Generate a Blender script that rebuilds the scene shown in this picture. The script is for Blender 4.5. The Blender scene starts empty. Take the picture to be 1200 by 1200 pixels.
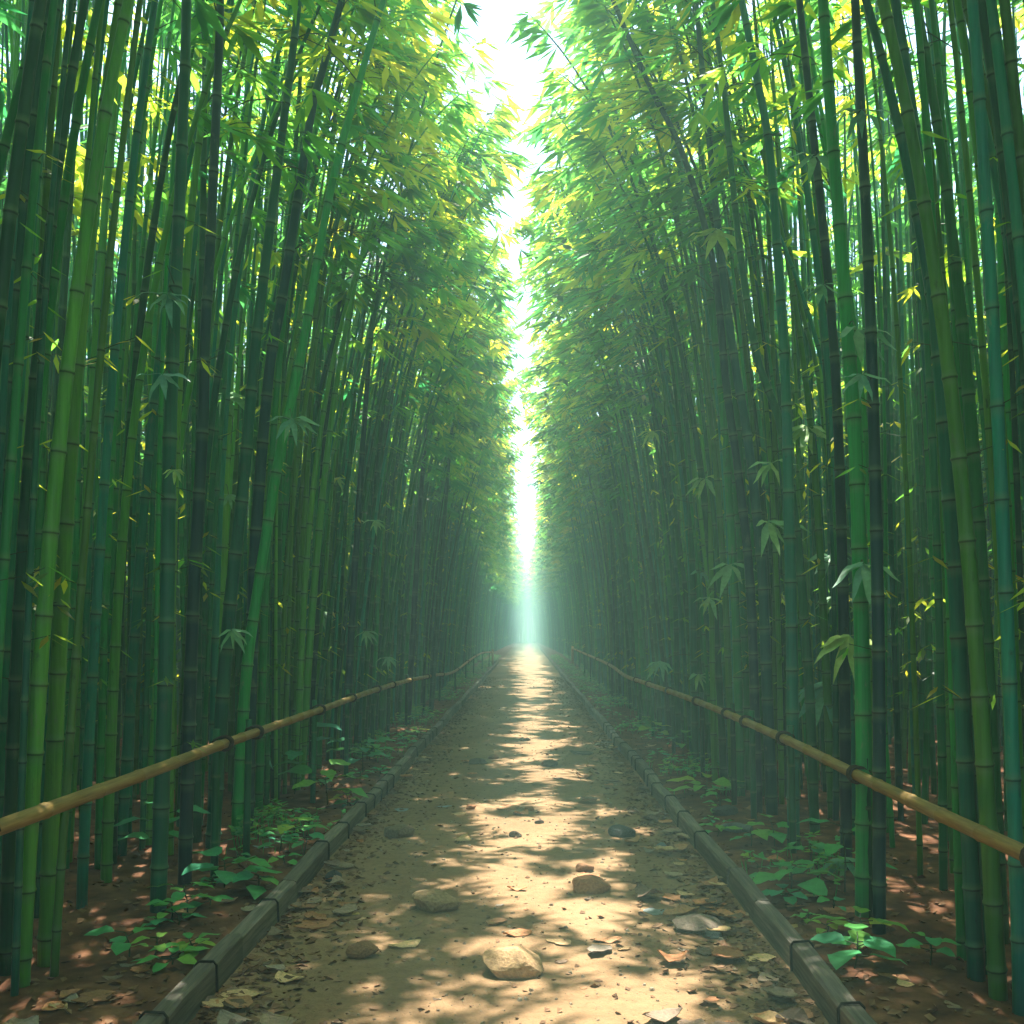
import bpy, math, random
import numpy as np
from mathutils import Vector, Matrix

R = random.Random(7)
scene = bpy.context.scene
C = scene.collection
F = 1200.0            # focal length in pixels of the 1200 px photograph
VX, VY = 617.0, 740.0 # vanishing point of the path
CAM_H = 1.6
PATH_L, PATH_R = -1.38, 1.24
UP = Vector((0, 0, 1))


def at(px, py, d):
    """photo pixel at distance d along the path -> world point"""
    return Vector(((px - VX) * d / F, d, CAM_H - (py - VY) * d / F))


def soil_z(x, y):
    e = max(0.0, min(1.0, (PATH_L - 0.12 - x) / 0.35 if x < 0 else (x - PATH_R - 0.12) / 0.35))
    z = 0.016 * math.sin(2.1 * x + 1.3 * y) * math.sin(1.7 * y - 0.6 * x + 1.0) + 0.010 * math.sin(5.3 * x - 3.1 * y) + 0.008 * math.sin(7.9 * y + 4.1 * x)
    return e * (0.03 + z)


def ground(px, py, zoff=0.0):
    d = CAM_H * F / (py - VY)
    p = at(px, py, d)
    for _ in range(3):
        z = soil_z(p.x, p.y)
        d = (CAM_H - z) * F / (py - VY)
        p = at(px, py, d)
    inside = PATH_L < p.x < PATH_R
    p.z = (0.004 if inside else soil_z(p.x, p.y)) + zoff
    return p


# ---------------------------------------------------------------- materials
def new_mat(name):
    m = bpy.data.materials.new(name)
    m.use_nodes = True
    nt = m.node_tree
    nt.nodes.clear()
    out = nt.nodes.new('ShaderNodeOutputMaterial')
    return m, nt, out


def N(nt, t, **kw):
    n = nt.nodes.new(t)
    for k, v in kw.items():
        if k == 'inp':
            for a, b in v.items():
                n.inputs[a].default_value = b
        else:
            setattr(n, k, v)
    return n


def ramp(nt, fac, stops):
    r = nt.nodes.new('ShaderNodeValToRGB')
    cr = r.color_ramp
    while len(cr.elements) < len(stops):
        cr.elements.new(0.5)
    for e, (p, c) in zip(cr.elements, stops):
        e.position = p
        e.color = (c[0], c[1], c[2], 1)
    nt.links.new(fac, r.inputs[0])
    return r.outputs[0]


def mix(nt, fac, a, b, mode='MIX'):
    m = N(nt, 'ShaderNodeMix', data_type='RGBA', blend_type=mode)
    for sock, v in ((m.inputs[0], fac), (m.inputs[6], a), (m.inputs[7], b)):
        if hasattr(v, 'links'):
            nt.links.new(v, sock)
        elif isinstance(v, (int, float)):
            sock.default_value = v
        else:
            sock.default_value = (v[0], v[1], v[2], 1)
    return m.outputs[2]


def noise(nt, scale, detail=4, rough=0.55, vec=None, scl=None):
    n = N(nt, 'ShaderNodeTexNoise', inp={'Scale': scale, 'Detail': detail, 'Roughness': rough})
    tc = N(nt, 'ShaderNodeTexCoord')
    v = tc.outputs['Object']
    if vec == 'world':
        g = N(nt, 'ShaderNodeNewGeometry')
        v = g.outputs['Position']
    if scl:
        mp = N(nt, 'ShaderNodeMapping')
        mp.inputs['Scale'].default_value = scl
        nt.links.new(v, mp.inputs[0])
        v = mp.outputs[0]
    nt.links.new(v, n.inputs['Vector'])
    return n.outputs[0]


def bump(nt, h, strength, dist):
    b = N(nt, 'ShaderNodeBump', inp={'Strength': strength, 'Distance': dist})
    nt.links.new(h, b.inputs['Height'])
    return b.outputs[0]


def mat_culm(name, own):
    m, nt, out = new_mat(name)
    p = N(nt, 'ShaderNodeBsdfPrincipled', inp={'Roughness': 0.46, 'Specular IOR Level': 0.32})
    oi = N(nt, 'ShaderNodeObjectInfo')
    st = noise(nt, 1.0, 3, 0.6, scl=(55, 55, 1.2))
    hc = oi.outputs['Color'] if own else N(nt, 'ShaderNodeAttribute', attribute_name='hue').outputs['Color']
    base = mix(nt, 1.0, hc, ramp(nt, st, [(0.3, (0.72, 0.74, 0.72)), (0.7, (1.22, 1.18, 1.1))]), 'MULTIPLY')
    big = noise(nt, 1.0, 3, 0.6, scl=(6, 6, 0.9))
    base = mix(nt, 1.0, base, ramp(nt, big, [(0.3, (0.7, 0.85, 0.95)), (0.7, (1.3, 1.1, 0.8))]), 'MULTIPLY')
    spot = noise(nt, 1.0, 6, 0.7, scl=(16, 16, 5))
    base = mix(nt, ramp(nt, spot, [(0.60, (0, 0, 0)), (0.70, (0.55, 0.55, 0.55))]), base, (0.15, 0.19, 0.13))
    base = mix(nt, ramp(nt, spot, [(0.28, (0.7, 0.7, 0.7)), (0.38, (0, 0, 0))]), base, (0.02, 0.03, 0.02))
    hs = N(nt, 'ShaderNodeHueSaturation')
    mr = N(nt, 'ShaderNodeMapRange', inp={3: 0.5, 4: 1.5})
    nt.links.new(oi.outputs['Random'], mr.inputs[0])
    nt.links.new(mr.outputs[0], hs.inputs['Value'])
    nt.links.new(base, hs.inputs['Color'])
    at_ = N(nt, 'ShaderNodeAttribute', attribute_name='mark')
    sep = N(nt, 'ShaderNodeSeparateColor')
    nt.links.new(at_.outputs['Color'], sep.inputs[0])
    pale = mix(nt, 0.55, hs.outputs[0], (0.15, 0.25, 0.13))
    c = mix(nt, sep.outputs[0], hs.outputs[0], pale)
    c = mix(nt, sep.outputs[1], c, (0.012, 0.02, 0.014))
    nt.links.new(c, p.inputs['Base Color'])
    rr = N(nt, 'ShaderNodeMapRange', inp={1: 0.3, 2: 0.7, 3: 0.34, 4: 0.62})
    nt.links.new(big, rr.inputs[0])
    nt.links.new(rr.outputs[0], p.inputs['Roughness'])
    nt.links.new(bump(nt, st, 0.12, 0.004), p.inputs['Normal'])
    nt.links.new(p.outputs[0], out.inputs[0])
    return m


def mat_leaf(name, stops, tstops, trans=0.5, rough=0.45):
    m, nt, out = new_mat(name)
    a = N(nt, 'ShaderNodeAttribute', attribute_name='mark')
    sep = N(nt, 'ShaderNodeSeparateColor')
    nt.links.new(a.outputs['Color'], sep.inputs[0])
    oi = N(nt, 'ShaderNodeObjectInfo')
    md = N(nt, 'ShaderNodeMath', operation='MULTIPLY_ADD', inp={1: 0.36, 2: -0.16})
    nt.links.new(oi.outputs['Random'], md.inputs[0])
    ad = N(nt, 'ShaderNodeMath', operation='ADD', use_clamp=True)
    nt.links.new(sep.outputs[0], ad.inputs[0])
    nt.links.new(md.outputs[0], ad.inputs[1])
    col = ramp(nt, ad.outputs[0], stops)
    vein = noise(nt, 30, 3)
    col = mix(nt, 1.0, col, ramp(nt, vein, [(0.3, (0.8, 0.8, 0.8)), (0.7, (1.2, 1.2, 1.2))]), 'MULTIPLY')
    tcol = ramp(nt, ad.outputs[0], tstops)
    p = N(nt, 'ShaderNodeBsdfPrincipled', inp={'Roughness': rough, 'Specular IOR Level': 0.3})
    nt.links.new(col, p.inputs['Base Color'])
    t = N(nt, 'ShaderNodeBsdfTranslucent')
    nt.links.new(tcol, t.inputs[0])
    ms = N(nt, 'ShaderNodeMixShader', inp={0: trans})
    nt.links.new(p.outputs[0], ms.inputs[1])
    nt.links.new(t.outputs[0], ms.inputs[2])
    nt.links.new(ms.outputs[0], out.inputs[0])
    return m


def mat_simple(name, stops, scale, rough=0.8, bumps=(0.4, 0.01), scl=None, objcol=False, spec=0.25, vec=None, detail=6):
    m, nt, out = new_mat(name)
    p = N(nt, 'ShaderNodeBsdfPrincipled', inp={'Roughness': rough, 'Specular IOR Level': spec})
    n = noise(nt, scale, detail, 0.6, scl=scl, vec=vec)
    c = ramp(nt, n, stops)
    if objcol:
        oi = N(nt, 'ShaderNodeObjectInfo')
        c = mix(nt, 1.0, c, oi.outputs['Color'], 'MULTIPLY')
        hs = N(nt, 'ShaderNodeHueSaturation')
        mr = N(nt, 'ShaderNodeMapRange', inp={3: 0.75, 4: 1.25})
        nt.links.new(oi.outputs['Random'], mr.inputs[0])
        nt.links.new(mr.outputs[0], hs.inputs['Value'])
        nt.links.new(c, hs.inputs['Color'])
        c = hs.outputs[0]
    nt.links.new(c, p.inputs['Base Color'])
    nt.links.new(bump(nt, n, *bumps), p.inputs['Normal'])
    nt.links.new(p.outputs[0], out.inputs[0])
    return m


def mat_path():
    m, nt, out = new_mat('packed_sand')
    p = N(nt, 'ShaderNodeBsdfPrincipled', inp={'Roughness': 0.9, 'Specular IOR Level': 0.15})
    a = noise(nt, 0.9, 6, 0.6, scl=(1, 0.55, 1))
    b = noise(nt, 14, 8, 0.7)
    s = noise(nt, 75, 3, 0.6)
    c = ramp(nt, a, [(0.3, (0.205, 0.121, 0.062)), (0.5, (0.27, 0.165, 0.086)), (0.72, (0.34, 0.214, 0.118))])
    c = mix(nt, 1.0, c, ramp(nt, b, [(0.3, (0.72, 0.70, 0.68)), (0.52, (1, 1, 1)), (0.75, (1.18, 1.16, 1.12))]), 'MULTIPLY')
    c = mix(nt, 1.0, c, ramp(nt, s, [(0.27, (0.45, 0.42, 0.4)), (0.36, (1, 1, 1)), (0.70, (1, 1, 1)), (0.78, (1.35, 1.35, 1.35))]), 'MULTIPLY')
    nt.links.new(c, p.inputs['Base Color'])
    ad = N(nt, 'ShaderNodeMath', operation='ADD')
    nt.links.new(b, ad.inputs[0])
    nt.links.new(s, ad.inputs[1])
    nt.links.new(bump(nt, ad.outputs[0], 0.55, 0.012), p.inputs['Normal'])
    nt.links.new(p.outputs[0], out.inputs[0])
    return m


M = {}
M['culm'] = mat_culm('bamboo_skin', True)
M['culm_far'] = mat_culm('bamboo_skin_mass', False)
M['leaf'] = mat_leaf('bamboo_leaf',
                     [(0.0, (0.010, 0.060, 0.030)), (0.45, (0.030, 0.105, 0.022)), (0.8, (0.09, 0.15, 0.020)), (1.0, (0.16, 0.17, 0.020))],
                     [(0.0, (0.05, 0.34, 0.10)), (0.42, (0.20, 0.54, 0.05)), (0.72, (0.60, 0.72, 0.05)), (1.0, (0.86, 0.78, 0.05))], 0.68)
M['sprig'] = mat_leaf('sprig_leaf',
                      [(0.0, (0.16, 0.44, 0.33)), (0.5, (0.29, 0.54, 0.23)), (1.0, (0.52, 0.60, 0.12))],
                      [(0.0, (0.06, 0.25, 0.16)), (0.5, (0.16, 0.36, 0.10)), (1.0, (0.45, 0.50, 0.06))], 0.35, 0.4)
M['plant'] = mat_leaf('plant_leaf',
                      [(0.0, (0.05, 0.33, 0.20)), (0.5, (0.09, 0.42, 0.11)), (0.8, (0.24, 0.50, 0.07)), (1.0, (0.60, 0.54, 0.06))],
                      [(0.0, (0.03, 0.20, 0.08)), (0.5, (0.09, 0.32, 0.05)), (1.0, (0.5, 0.5, 0.05))], 0.3, 0.45)
M['twig'] = mat_simple('twig_bark', [(0.3, (0.018, 0.045, 0.022)), (0.7, (0.05, 0.085, 0.03))], 8, 0.6)
M['path'] = mat_path()
M['soil'] = mat_simple('forest_soil', [(0.28, (0.045, 0.020, 0.012)), (0.45, (0.12, 0.055, 0.030)), (0.6, (0.20, 0.095, 0.050)), (0.75, (0.30, 0.15, 0.08))],
                       5.0, 0.95, (0.8, 0.03), vec='world', detail=10, spec=0.1)
M['kerb'] = mat_simple('weathered_timber', [(0.25, (0.085, 0.072, 0.060)), (0.5, (0.17, 0.143, 0.115)), (0.75, (0.29, 0.24, 0.18))], 1.0, 0.75, (0.5, 0.008),
                       scl=(60, 3, 60), objcol=True, vec='world')
M['strap'] = mat_simple('dark_binding', [(0.3, (0.012, 0.011, 0.010)), (0.7, (0.035, 0.03, 0.025))], 40, 0.7)
M['rail'] = mat_simple('dry_bamboo', [(0.3, (0.18, 0.108, 0.036)), (0.55, (0.32, 0.205, 0.066)), (0.75, (0.44, 0.29, 0.105))], 1.0, 0.5, (0.2, 0.004),
                       scl=(70, 4, 70), vec='world')
M['rope'] = mat_simple('rope_fibre', [(0.3, (0.022, 0.018, 0.012)), (0.7, (0.075, 0.058, 0.035))], 90, 0.9)
M['stone'] = mat_simple('rough_stone', [(0.25, (0.40, 0.38, 0.36)), (0.5, (0.72, 0.70, 0.68)), (0.75, (1.0, 0.98, 0.95))], 16, 0.85, (0.7, 0.012), objcol=True, detail=9)
M['dry'] = mat_simple('dry_leaf_skin', [(0.25, (0.75, 0.70, 0.66)), (0.5, (1.1, 1.08, 1.06)), (0.75, (1.45, 1.4, 1.35))], 14, 0.75, (0.4, 0.004), objcol=True)
M['litter'] = mat_simple('crumbled_litter', [(0.3, (0.08, 0.042, 0.022)), (0.5, (0.20, 0.105, 0.055)), (0.7, (0.34, 0.20, 0.11))], 3.5, 0.85, (0.2, 0.004), vec='world')


# ---------------------------------------------------------------- mesh building
class MB:
    def __init__(s):
        s.v, s.f, s.a, s.mi = [], [], [], []

    def add(s, vs, fs, mark=(0, 0, 0), mi=0):
        b = len(s.v)
        s.v.extend([tuple(v) for v in vs])
        if mark and isinstance(mark[0], (tuple, list)):
            s.a.extend(mark)
        else:
            s.a.extend([mark] * len(vs))
        s.f.extend([tuple(i + b for i in f) for f in fs])
        s.mi.extend([mi] * len(fs))

    def tube(s, pts, rad, sides=6, marks=None, cap=True, mi=0):
        n = len(pts)
        vs, fs, ms = [], [], []
        prev = None
        for i in range(n):
            t = (pts[min(i + 1, n - 1)] - pts[max(i - 1, 0)]).normalized()
            if prev is None:
                a = Vector((1, 0, 0)) if abs(t.x) < 0.9 else Vector((0, 1, 0))
            else:
                a = prev
            u = (a - t * a.dot(t)).normalized()
            prev = u
            w = t.cross(u)
            for k in range(sides):
                an = 2 * math.pi * k / sides
                vs.append(pts[i] + (u * math.cos(an) + w * math.sin(an)) * rad[i])
                ms.append(marks[i] if marks else (0, 0, 0))
        for i in range(n - 1):
            for k in range(sides):
                k2 = (k + 1) % sides
                fs.append((i * sides + k, i * sides + k2, (i + 1) * sides + k2, (i + 1) * sides + k))
        if cap:
            fs.append(tuple(range(sides - 1, -1, -1)))
            fs.append(tuple((n - 1) * sides + k for k in range(sides)))
        s.add(vs, fs, ms, mi)

    def leaf2(s, b, d, nrm, L, W, tint, mi=0):
        """two-triangle folded blade for crowns"""
        side = d.cross(nrm)
        if side.length < 1e-4:
            side = Vector((1, 0, 0))
        side.normalize()
        nn = side.cross(d).normalized()
        m = b + d * (L * 0.42) - nn * (W * 0.25)
        tip = b + d * L - UP * (L * 0.14)
        s.add([b, m + side * W * 0.5, tip, m - side * W * 0.5], [(0, 1, 2), (0, 2, 3)], (tint, 0, 0), mi)

    def leaf8(s, b, d, nrm, L, W, tint, droop=0.25, fold=0.2, oval=False, mi=0):
        side = d.cross(nrm).normalized()
        nn = side.cross(d).normalized()
        prof = [(0.0, 0.0), (0.12, 0.5), (0.32, 1.0), (0.55, 0.92), (0.78, 0.52), (1.0, 0.0)] if not oval else \
               [(0.0, 0.0), (0.10, 0.62), (0.30, 1.0), (0.55, 0.98), (0.80, 0.58), (1.0, 0.0)]
        vs, fs = [], []
        for t, w in prof:
            c = b + d * (L * t) - UP * (droop * L * t * t) + nn * (0.04 * L * math.sin(t * 9 + L * 40))
            if w == 0:
                vs.append(c)
            else:
                vs += [c + side * (W * w * 0.5) + nn * (fold * W * w * 0.5), c, c - side * (W * w * 0.5) + nn * (fold * W * w * 0.5)]
        k = len(prof) - 2
        fs += [(0, 1, 2), (0, 2, 3)]
        for i in range(k - 1):
            a, e = 1 + i * 3, 4 + i * 3
            fs += [(a, e, e + 1, a + 1), (a + 1, e + 1, e + 2, a + 2)]
        l, tip = 1 + (k - 1) * 3, len(vs) - 1
        fs += [(l, tip, l + 1), (l + 1, tip, l + 2)]
        s.add(vs, fs, (tint, 0, 0), mi)

    def mesh(s, name, mats, smooth=False):
        me = bpy.data.meshes.new(name)
        me.from_pydata(s.v, [], s.f)
        a = me.attributes.new('mark', 'FLOAT_COLOR', 'POINT')
        arr = np.ones((len(s.v), 4), np.float32)
        if s.v:
            arr[:, :3] = np.array(s.a, np.float32)
        a.data.foreach_set('color', arr.ravel())
        for m in (mats if isinstance(mats, (list, tuple)) else [mats]):
            me.materials.append(m)
        if isinstance(mats, (list, tuple)):
            me.polygons.foreach_set('material_index', s.mi)
        if smooth:
            me.polygons.foreach_set('use_smooth', [True] * len(me.polygons))
        me.update()
        return me


def link(name, me, parent=None, color=None, label=None):
    o = bpy.data.objects.new(name, me)
    C.objects.link(o)
    if parent:
        o.parent = parent
    if color:
        o.color = (*color, 1)
    if label:
        o['label'] = label
    return o


def tag(o, label, cat, group=None):
    o['label'] = label
    o['category'] = cat
    if group:
        o['group'] = group
    return o


def empty(name, loc):
    o = bpy.data.objects.new(name, None)
    o.empty_display_size = 0.1
    C.objects.link(o)
    o.location = loc
    return o


def rv(a=1.0, rng=R):
    return Vector((rng.uniform(-a, a), rng.uniform(-a, a), rng.uniform(-a, a)))


# ---------------------------------------------------------------- bamboo
def smooth_line(ctrl, n=60):
    """Catmull-Rom through control points"""
    P = [ctrl[0] * 2 - ctrl[1]] + list(ctrl) + [ctrl[-1] * 2 - ctrl[-2]]
    out = []
    segs = len(ctrl) - 1
    per = max(3, n // segs)
    for i in range(segs):
        p0, p1, p2, p3 = P[i:i + 4]
        for k in range(per):
            t = k / per
            out.append(0.5 * ((2 * p1) + (p2 - p0) * t + (2 * p0 - 5 * p1 + 4 * p2 - p3) * t * t + (3 * p1 - p0 - 3 * p2 + p3) * t ** 3))
    out.append(ctrl[-1].copy())
    return out


class Line:
    def __init__(s, pts):
        s.p = pts
        s.l = [0.0]
        for a, b in zip(pts, pts[1:]):
            s.l.append(s.l[-1] + (b - a).length)
        s.len = s.l[-1]

    def __call__(s, d):
        d = max(0, min(s.len, d))
        lo = int(np.searchsorted(s.l, d)) - 1
        lo = max(0, min(len(s.p) - 2, lo))
        t = (d - s.l[lo]) / max(1e-6, s.l[lo + 1] - s.l[lo])
        return s.p[lo].lerp(s.p[lo + 1], t)

    def tan(s, d):
        return (s(d + 0.05) - s(d - 0.05)).normalized()


def arch(H, lean, bend, wob, rng):
    """centre line of a culm at the origin leaning towards +x"""
    pts = []
    ph = rng.uniform(0, 6)
    for i in range(41):
        t = i / 40
        x = lean * H * t + bend * t ** 3.2 + wob * math.sin(2.6 * t + ph) - wob * math.sin(ph)
        z = H * t - 0.42 * bend * t ** 6
        y = wob * math.sin(2.2 * t + ph * 1.7) - wob * math.sin(ph * 1.7)
        pts.append(Vector((x, y, z)))
    return Line(pts)


def culm_mesh(mb, ln, r0, sides, rng, hi=True, mi=0, r1=None):
    nodes = []
    d = rng.uniform(0.05, 0.3)
    step = rng.uniform(0.26, 0.34)
    while d < ln.len - 0.1:
        nodes.append(d)
        step = min(0.46, step * 1.025)
        d += step * rng.uniform(0.9, 1.1)
    r1 = r1 or r0 * 0.16
    rad = lambda s: r0 + (r1 - r0) * max(0, (s / ln.len)) ** 1.25
    pts, rr, mk = [ln(-0)], [r0], [(0, 0, 0)]
    pts[0] = ln(0) - UP * 0.10
    for i, s in enumerate(nodes):
        r = rad(s)
        if hi:
            for off, k, m in ((-0.060, 1.0, (0, 0, 0)), (-0.026, 1.0, (0.45, 0, 0)), (-0.010, 1.02, (0.5, 0.1, 0)), (-0.004, 1.10, (0, 0.85, 0)), (0.004, 1.16, (0.9, 0, 0)),
                              (0.012, 1.05, (0.75, 0, 0)), (0.035, 0.99, (0.18, 0, 0))):
                pts.append(ln(s + off)); rr.append(r * k); mk.append(m)
        else:
            for off, k, m in ((-0.02, 1.0, (0, 0.3, 0)), (0.0, 1.14, (0.8, 0, 0)), (0.03, 1.0, (0.2, 0, 0))):
                pts.append(ln(s + off)); rr.append(r * k); mk.append(m)
        e = nodes[i + 1] if i + 1 < len(nodes) else ln.len
        mid = (s + e) / 2
        pts.append(ln(mid)); rr.append(rad(mid) * 0.965); mk.append((0, 0, 0))
    pts.append(ln(ln.len)); rr.append(r1 * 0.5); mk.append((0, 0, 0))
    mb.tube(pts, rr, sides, mk, mi=mi)
    return nodes, rad


def fan(lf, p, out, n, rng, tint, size, big=False):
    side = Vector((-out.y, out.x, 0))
    if side.length < 1e-3:
        side = Vector((1, 0, 0))
    side.normalize()
    for k in range(n):
        a = (k / max(1, n - 1) - 0.5) * 2.3 + rng.uniform(-0.25, 0.25)
        d = out * math.cos(a) + side * math.sin(a)
        d.z = -0.25 - 0.35 * rng.random() + 0.15 * math.cos(a)
        d.normalize()
        L = size * rng.uniform(0.7, 1.2)
        lf(p + rv(0.02, rng), d, UP + rv(0.35, rng), L, L * rng.uniform(0.17, 0.24), min(1, max(0, tint + rng.uniform(-0.10, 0.10))))


def crown(br, fo, ln, nodes, rad, rng, inward, h0=0.48, size=0.21, dens=1.0, reach=1.0, mib=0, mif=0, yb=0.0, lo_leaf=True):
    """branches from the upper nodes with hanging leaf fans"""
    lf = lambda *a: fo.leaf2(*a, mi=mif)
    tph = rng.uniform(0, 6.28)
    for s in nodes:
        t = s / ln.len
        if t < h0:
            if lo_leaf and t > 0.10 and rng.random() < 0.26:      # stray small leaves along the lower stem
                p = ln(s)
                an = rng.uniform(0, 6.28)
                o = Vector((math.cos(an), math.sin(an), 0.25))
                q = p + o * (rad(s) + rng.uniform(0.05, 0.18))
                br.tube([p, q], [0.003, 0.002], 3, cap=False, mi=mib)
                fan(lf, q, o.normalized(), rng.randint(2, 4), rng, rng.uniform(0.25, 0.85), size * 0.5)
            continue
        k = (t - h0) / (1 - h0)
        nb = 2 if rng.random() < 0.65 * dens else 1
        for b in range(nb):
            if rng.random() > dens * 1.05:
                continue
            an = rng.gauss(0, 1.15)
            o = inward * math.cos(an) + Vector((-inward.y, inward.x, 0)) * math.sin(an)
            L = reach * (1.05 - 0.55 * k) * rng.uniform(0.6, 1.15) * (1.0 if k > 0.12 else 0.7)
            p0 = ln(s)
            up = rng.uniform(0.5, 1.0)
            pts = []
            for i in range(6):
                u = i / 5
                pts.append(p0 + o * (L * u) + UP * (L * (up * u - (up * 0.55 + 0.35) * u * u)))
            r = max(0.004, rad(s) * 0.22)
            br.tube(pts, [r * (1 - 0.75 * i / 5) for i in range(6)], 4, cap=False, mi=mib)
            tint0 = 0.36 + 0.30 * math.sin(s * 2.4 + tph) + rng.uniform(-0.12, 0.12) + yb + 0.34 * k  # yellower towards the tip: sunlit glow put into the leaf tint
            bl = Line(pts)
            nf = max(2, int(L * 6.0 * dens))
            for i in range(nf):
                u = 0.28 + 0.72 * (i + rng.random() * 0.6) / nf
                q = bl(min(1, u) * bl.len)
                sd = (o + Vector((-o.y, o.x, 0)) * rng.uniform(-1.1, 1.1)).normalized()
                w = q + sd * rng.uniform(0.05, 0.24) + UP * rng.uniform(-0.06, 0.08)
                br.tube([q, w], [0.0035, 0.002], 3, cap=False, mi=mib)
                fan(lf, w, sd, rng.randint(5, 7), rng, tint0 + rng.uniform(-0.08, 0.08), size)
    p = ln(ln.len)
    t = ln.tan(ln.len - 0.06)
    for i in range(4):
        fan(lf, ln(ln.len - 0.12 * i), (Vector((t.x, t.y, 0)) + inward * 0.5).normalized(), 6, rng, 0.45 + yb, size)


TEAL = (0.004, 0.190, 0.140)
BLUE = (0.003, 0.058, 0.074)
GREEN = (0.014, 0.240, 0.066)
DEEP = (0.004, 0.125, 0.058)
YELL = (0.085, 0.300, 0.045)
HUES = {'teal': TEAL, 'blue': BLUE, 'green': GREEN, 'deep': DEEP, 'yellow': YELL}

# hand placed culms: photo pixels from the foot upwards; (points, width in px, hue, label)
HAND = [
    ([(185, 1085), (195, 750), (200, 480), (212, 200), (217, 70)], 19, 'teal', 'thick teal-green bamboo culm standing at the left edge, nearest to the viewer'),
    ([(216, 1045), (226, 716), (238, 494), (240, 400), (247, 275), (256, 71)], 16, 'blue', 'bamboo culm with dark blue upper half and yellowish lower half near the left edge'),
    ([(249, 1007), (267, 737), (286, 560), (300, 400), (325, 200), (342, 69)], 17, 'teal', 'slanting blue-teal bamboo culm behind the first two rope ties of the left rail'),
    ([(252, 965), (257, 750), (264, 560), (272, 382), (281, 240), (292, 71)], 13, 'yellow', 'upright yellow-green bamboo culm rising between the dark blue and the slanting left culms'),
    ([(289, 985), (297, 700), (302, 594), (316, 430), (331, 347), (365, 132), (381, 71)], 16, 'blue', 'thick dark leaning bamboo culm with a bold node, third of the left foreground'),
    ([(277, 990), (288, 798), (301, 698), (328, 530), (349, 436), (371, 311), (392, 203), (428, 71)], 14, 'green', 'long green bamboo culm leaning hardest to the right in the left foreground'),
    ([(425, 885), (433, 691), (446, 512), (464, 275), (478, 168), (494, 71)], 10, 'deep', 'tall dark green bamboo culm crossing the yellow foliage on the left'),
    ([(405, 900), (414, 700), (428, 480), (446, 260), (457, 71)], 9, 'blue', 'slim blue-dark bamboo culm just left of the yellow foliage'),
    ([(322, 945), (325, 700), (328, 500), (338, 300), (352, 90)], 11, 'green', 'straight green bamboo culm beside the second rope tie of the left rail'),
    ([(345, 925), (352, 700), (362, 500), (378, 280), (400, 80)], 11, 'yellow', 'pale yellow-green bamboo culm behind the bluish seedling on the left'),
    ([(372, 910), (378, 700), (386, 480), (400, 260), (418, 80)], 10, 'green', 'mid green bamboo culm behind the third rope tie of the left rail'),
    ([(478, 852), (492, 600), (506, 420), (520, 260), (532, 170)], 7, 'blue', 'thin dark bamboo culm curving up into the upper left canopy beside the gap'),
    ([(505, 838), (520, 620), (533, 470), (547, 380), (560, 320)], 6, 'deep', 'thin dark bamboo culm arching to the middle of the gap from the left'),
    ([(230, 1000), (231, 750), (234, 500), (238, 250), (240, 70)], 12, 'deep', 'dark green bamboo culm half hidden behind the blue-topped one'),
    ([(1012, 1090), (1012, 863), (1005, 583), (998, 458), (990, 347), (976, 168), (969, 71)], 20, 'green', 'thickest green bamboo culm at the right edge, passing behind the rail end'),
    ([(930, 1005), (928, 762), (924, 583), (921, 458), (912, 311), (901, 168), (883, 71)], 15, 'teal', 'bright teal bamboo culm standing alone in front of the right wall'),
    ([(888, 962), (880, 700), (866, 560), (851, 451), (836, 311), (800, 180), (750, 75)], 12, 'blue', 'dark teal bamboo culm bending far left into the right canopy'),
    ([(905, 965), (897, 762), (892, 655), (876, 512), (862, 430), (845, 300), (822, 71)], 14, 'blue', 'thick dark blue-green bamboo culm leaning left in the right foreground'),
    ([(955, 985), (948, 800), (935, 640), (915, 500), (887, 418), (865, 275), (848, 100), (844, 70)], 12, 'deep', 'deep green bamboo culm bowed to the left behind the bright teal one'),
    ([(992, 1030), (988, 700), (980, 454), (969, 311), (958, 203), (944, 71)], 14, 'blue', 'dark blue bamboo culm second from the right edge'),
    ([(985, 960), (985, 720), (969, 530), (955, 420), (940, 365), (915, 221), (905, 71)], 7, 'yellow', 'thin yellow-green bamboo culm with several leaf sprigs near the right edge'),
    ([(838, 925), (836, 850), (833, 650), (830, 460), (824, 250), (812, 80)], 7, 'yellow', 'thin straight yellow bamboo culm in the right row'),
    ([(815, 905), (812, 700), (806, 520), (797, 454), (779, 347), (758, 240), (722, 131)], 8, 'deep', 'dark bamboo culm arching over with its tip nearest the gap on the upper right'),
    ([(795, 880), (790, 650), (782, 500), (772, 418), (740, 329), (700, 283)], 7, 'deep', 'dark bamboo culm whose drooping tip hangs over the gap on the right'),
    ([(868, 940), (862, 720), (850, 520), (838, 400), (822, 290), (790, 170), (770, 70)], 11, 'green', 'mid green bamboo culm between the two dark leaning ones on the right'),
    ([(1030, 1110), (1030, 800), (1024, 500), (1015, 250), (1005, 60)], 16, 'blue', 'dark bamboo culm cut by the right border of the picture'),
    ([(725, 822), (716, 620), (703, 480), (688, 410), (672, 375)], 6, 'blue', 'thin dark arched bamboo culm standing out before the paler haze on the right'),
]
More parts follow.
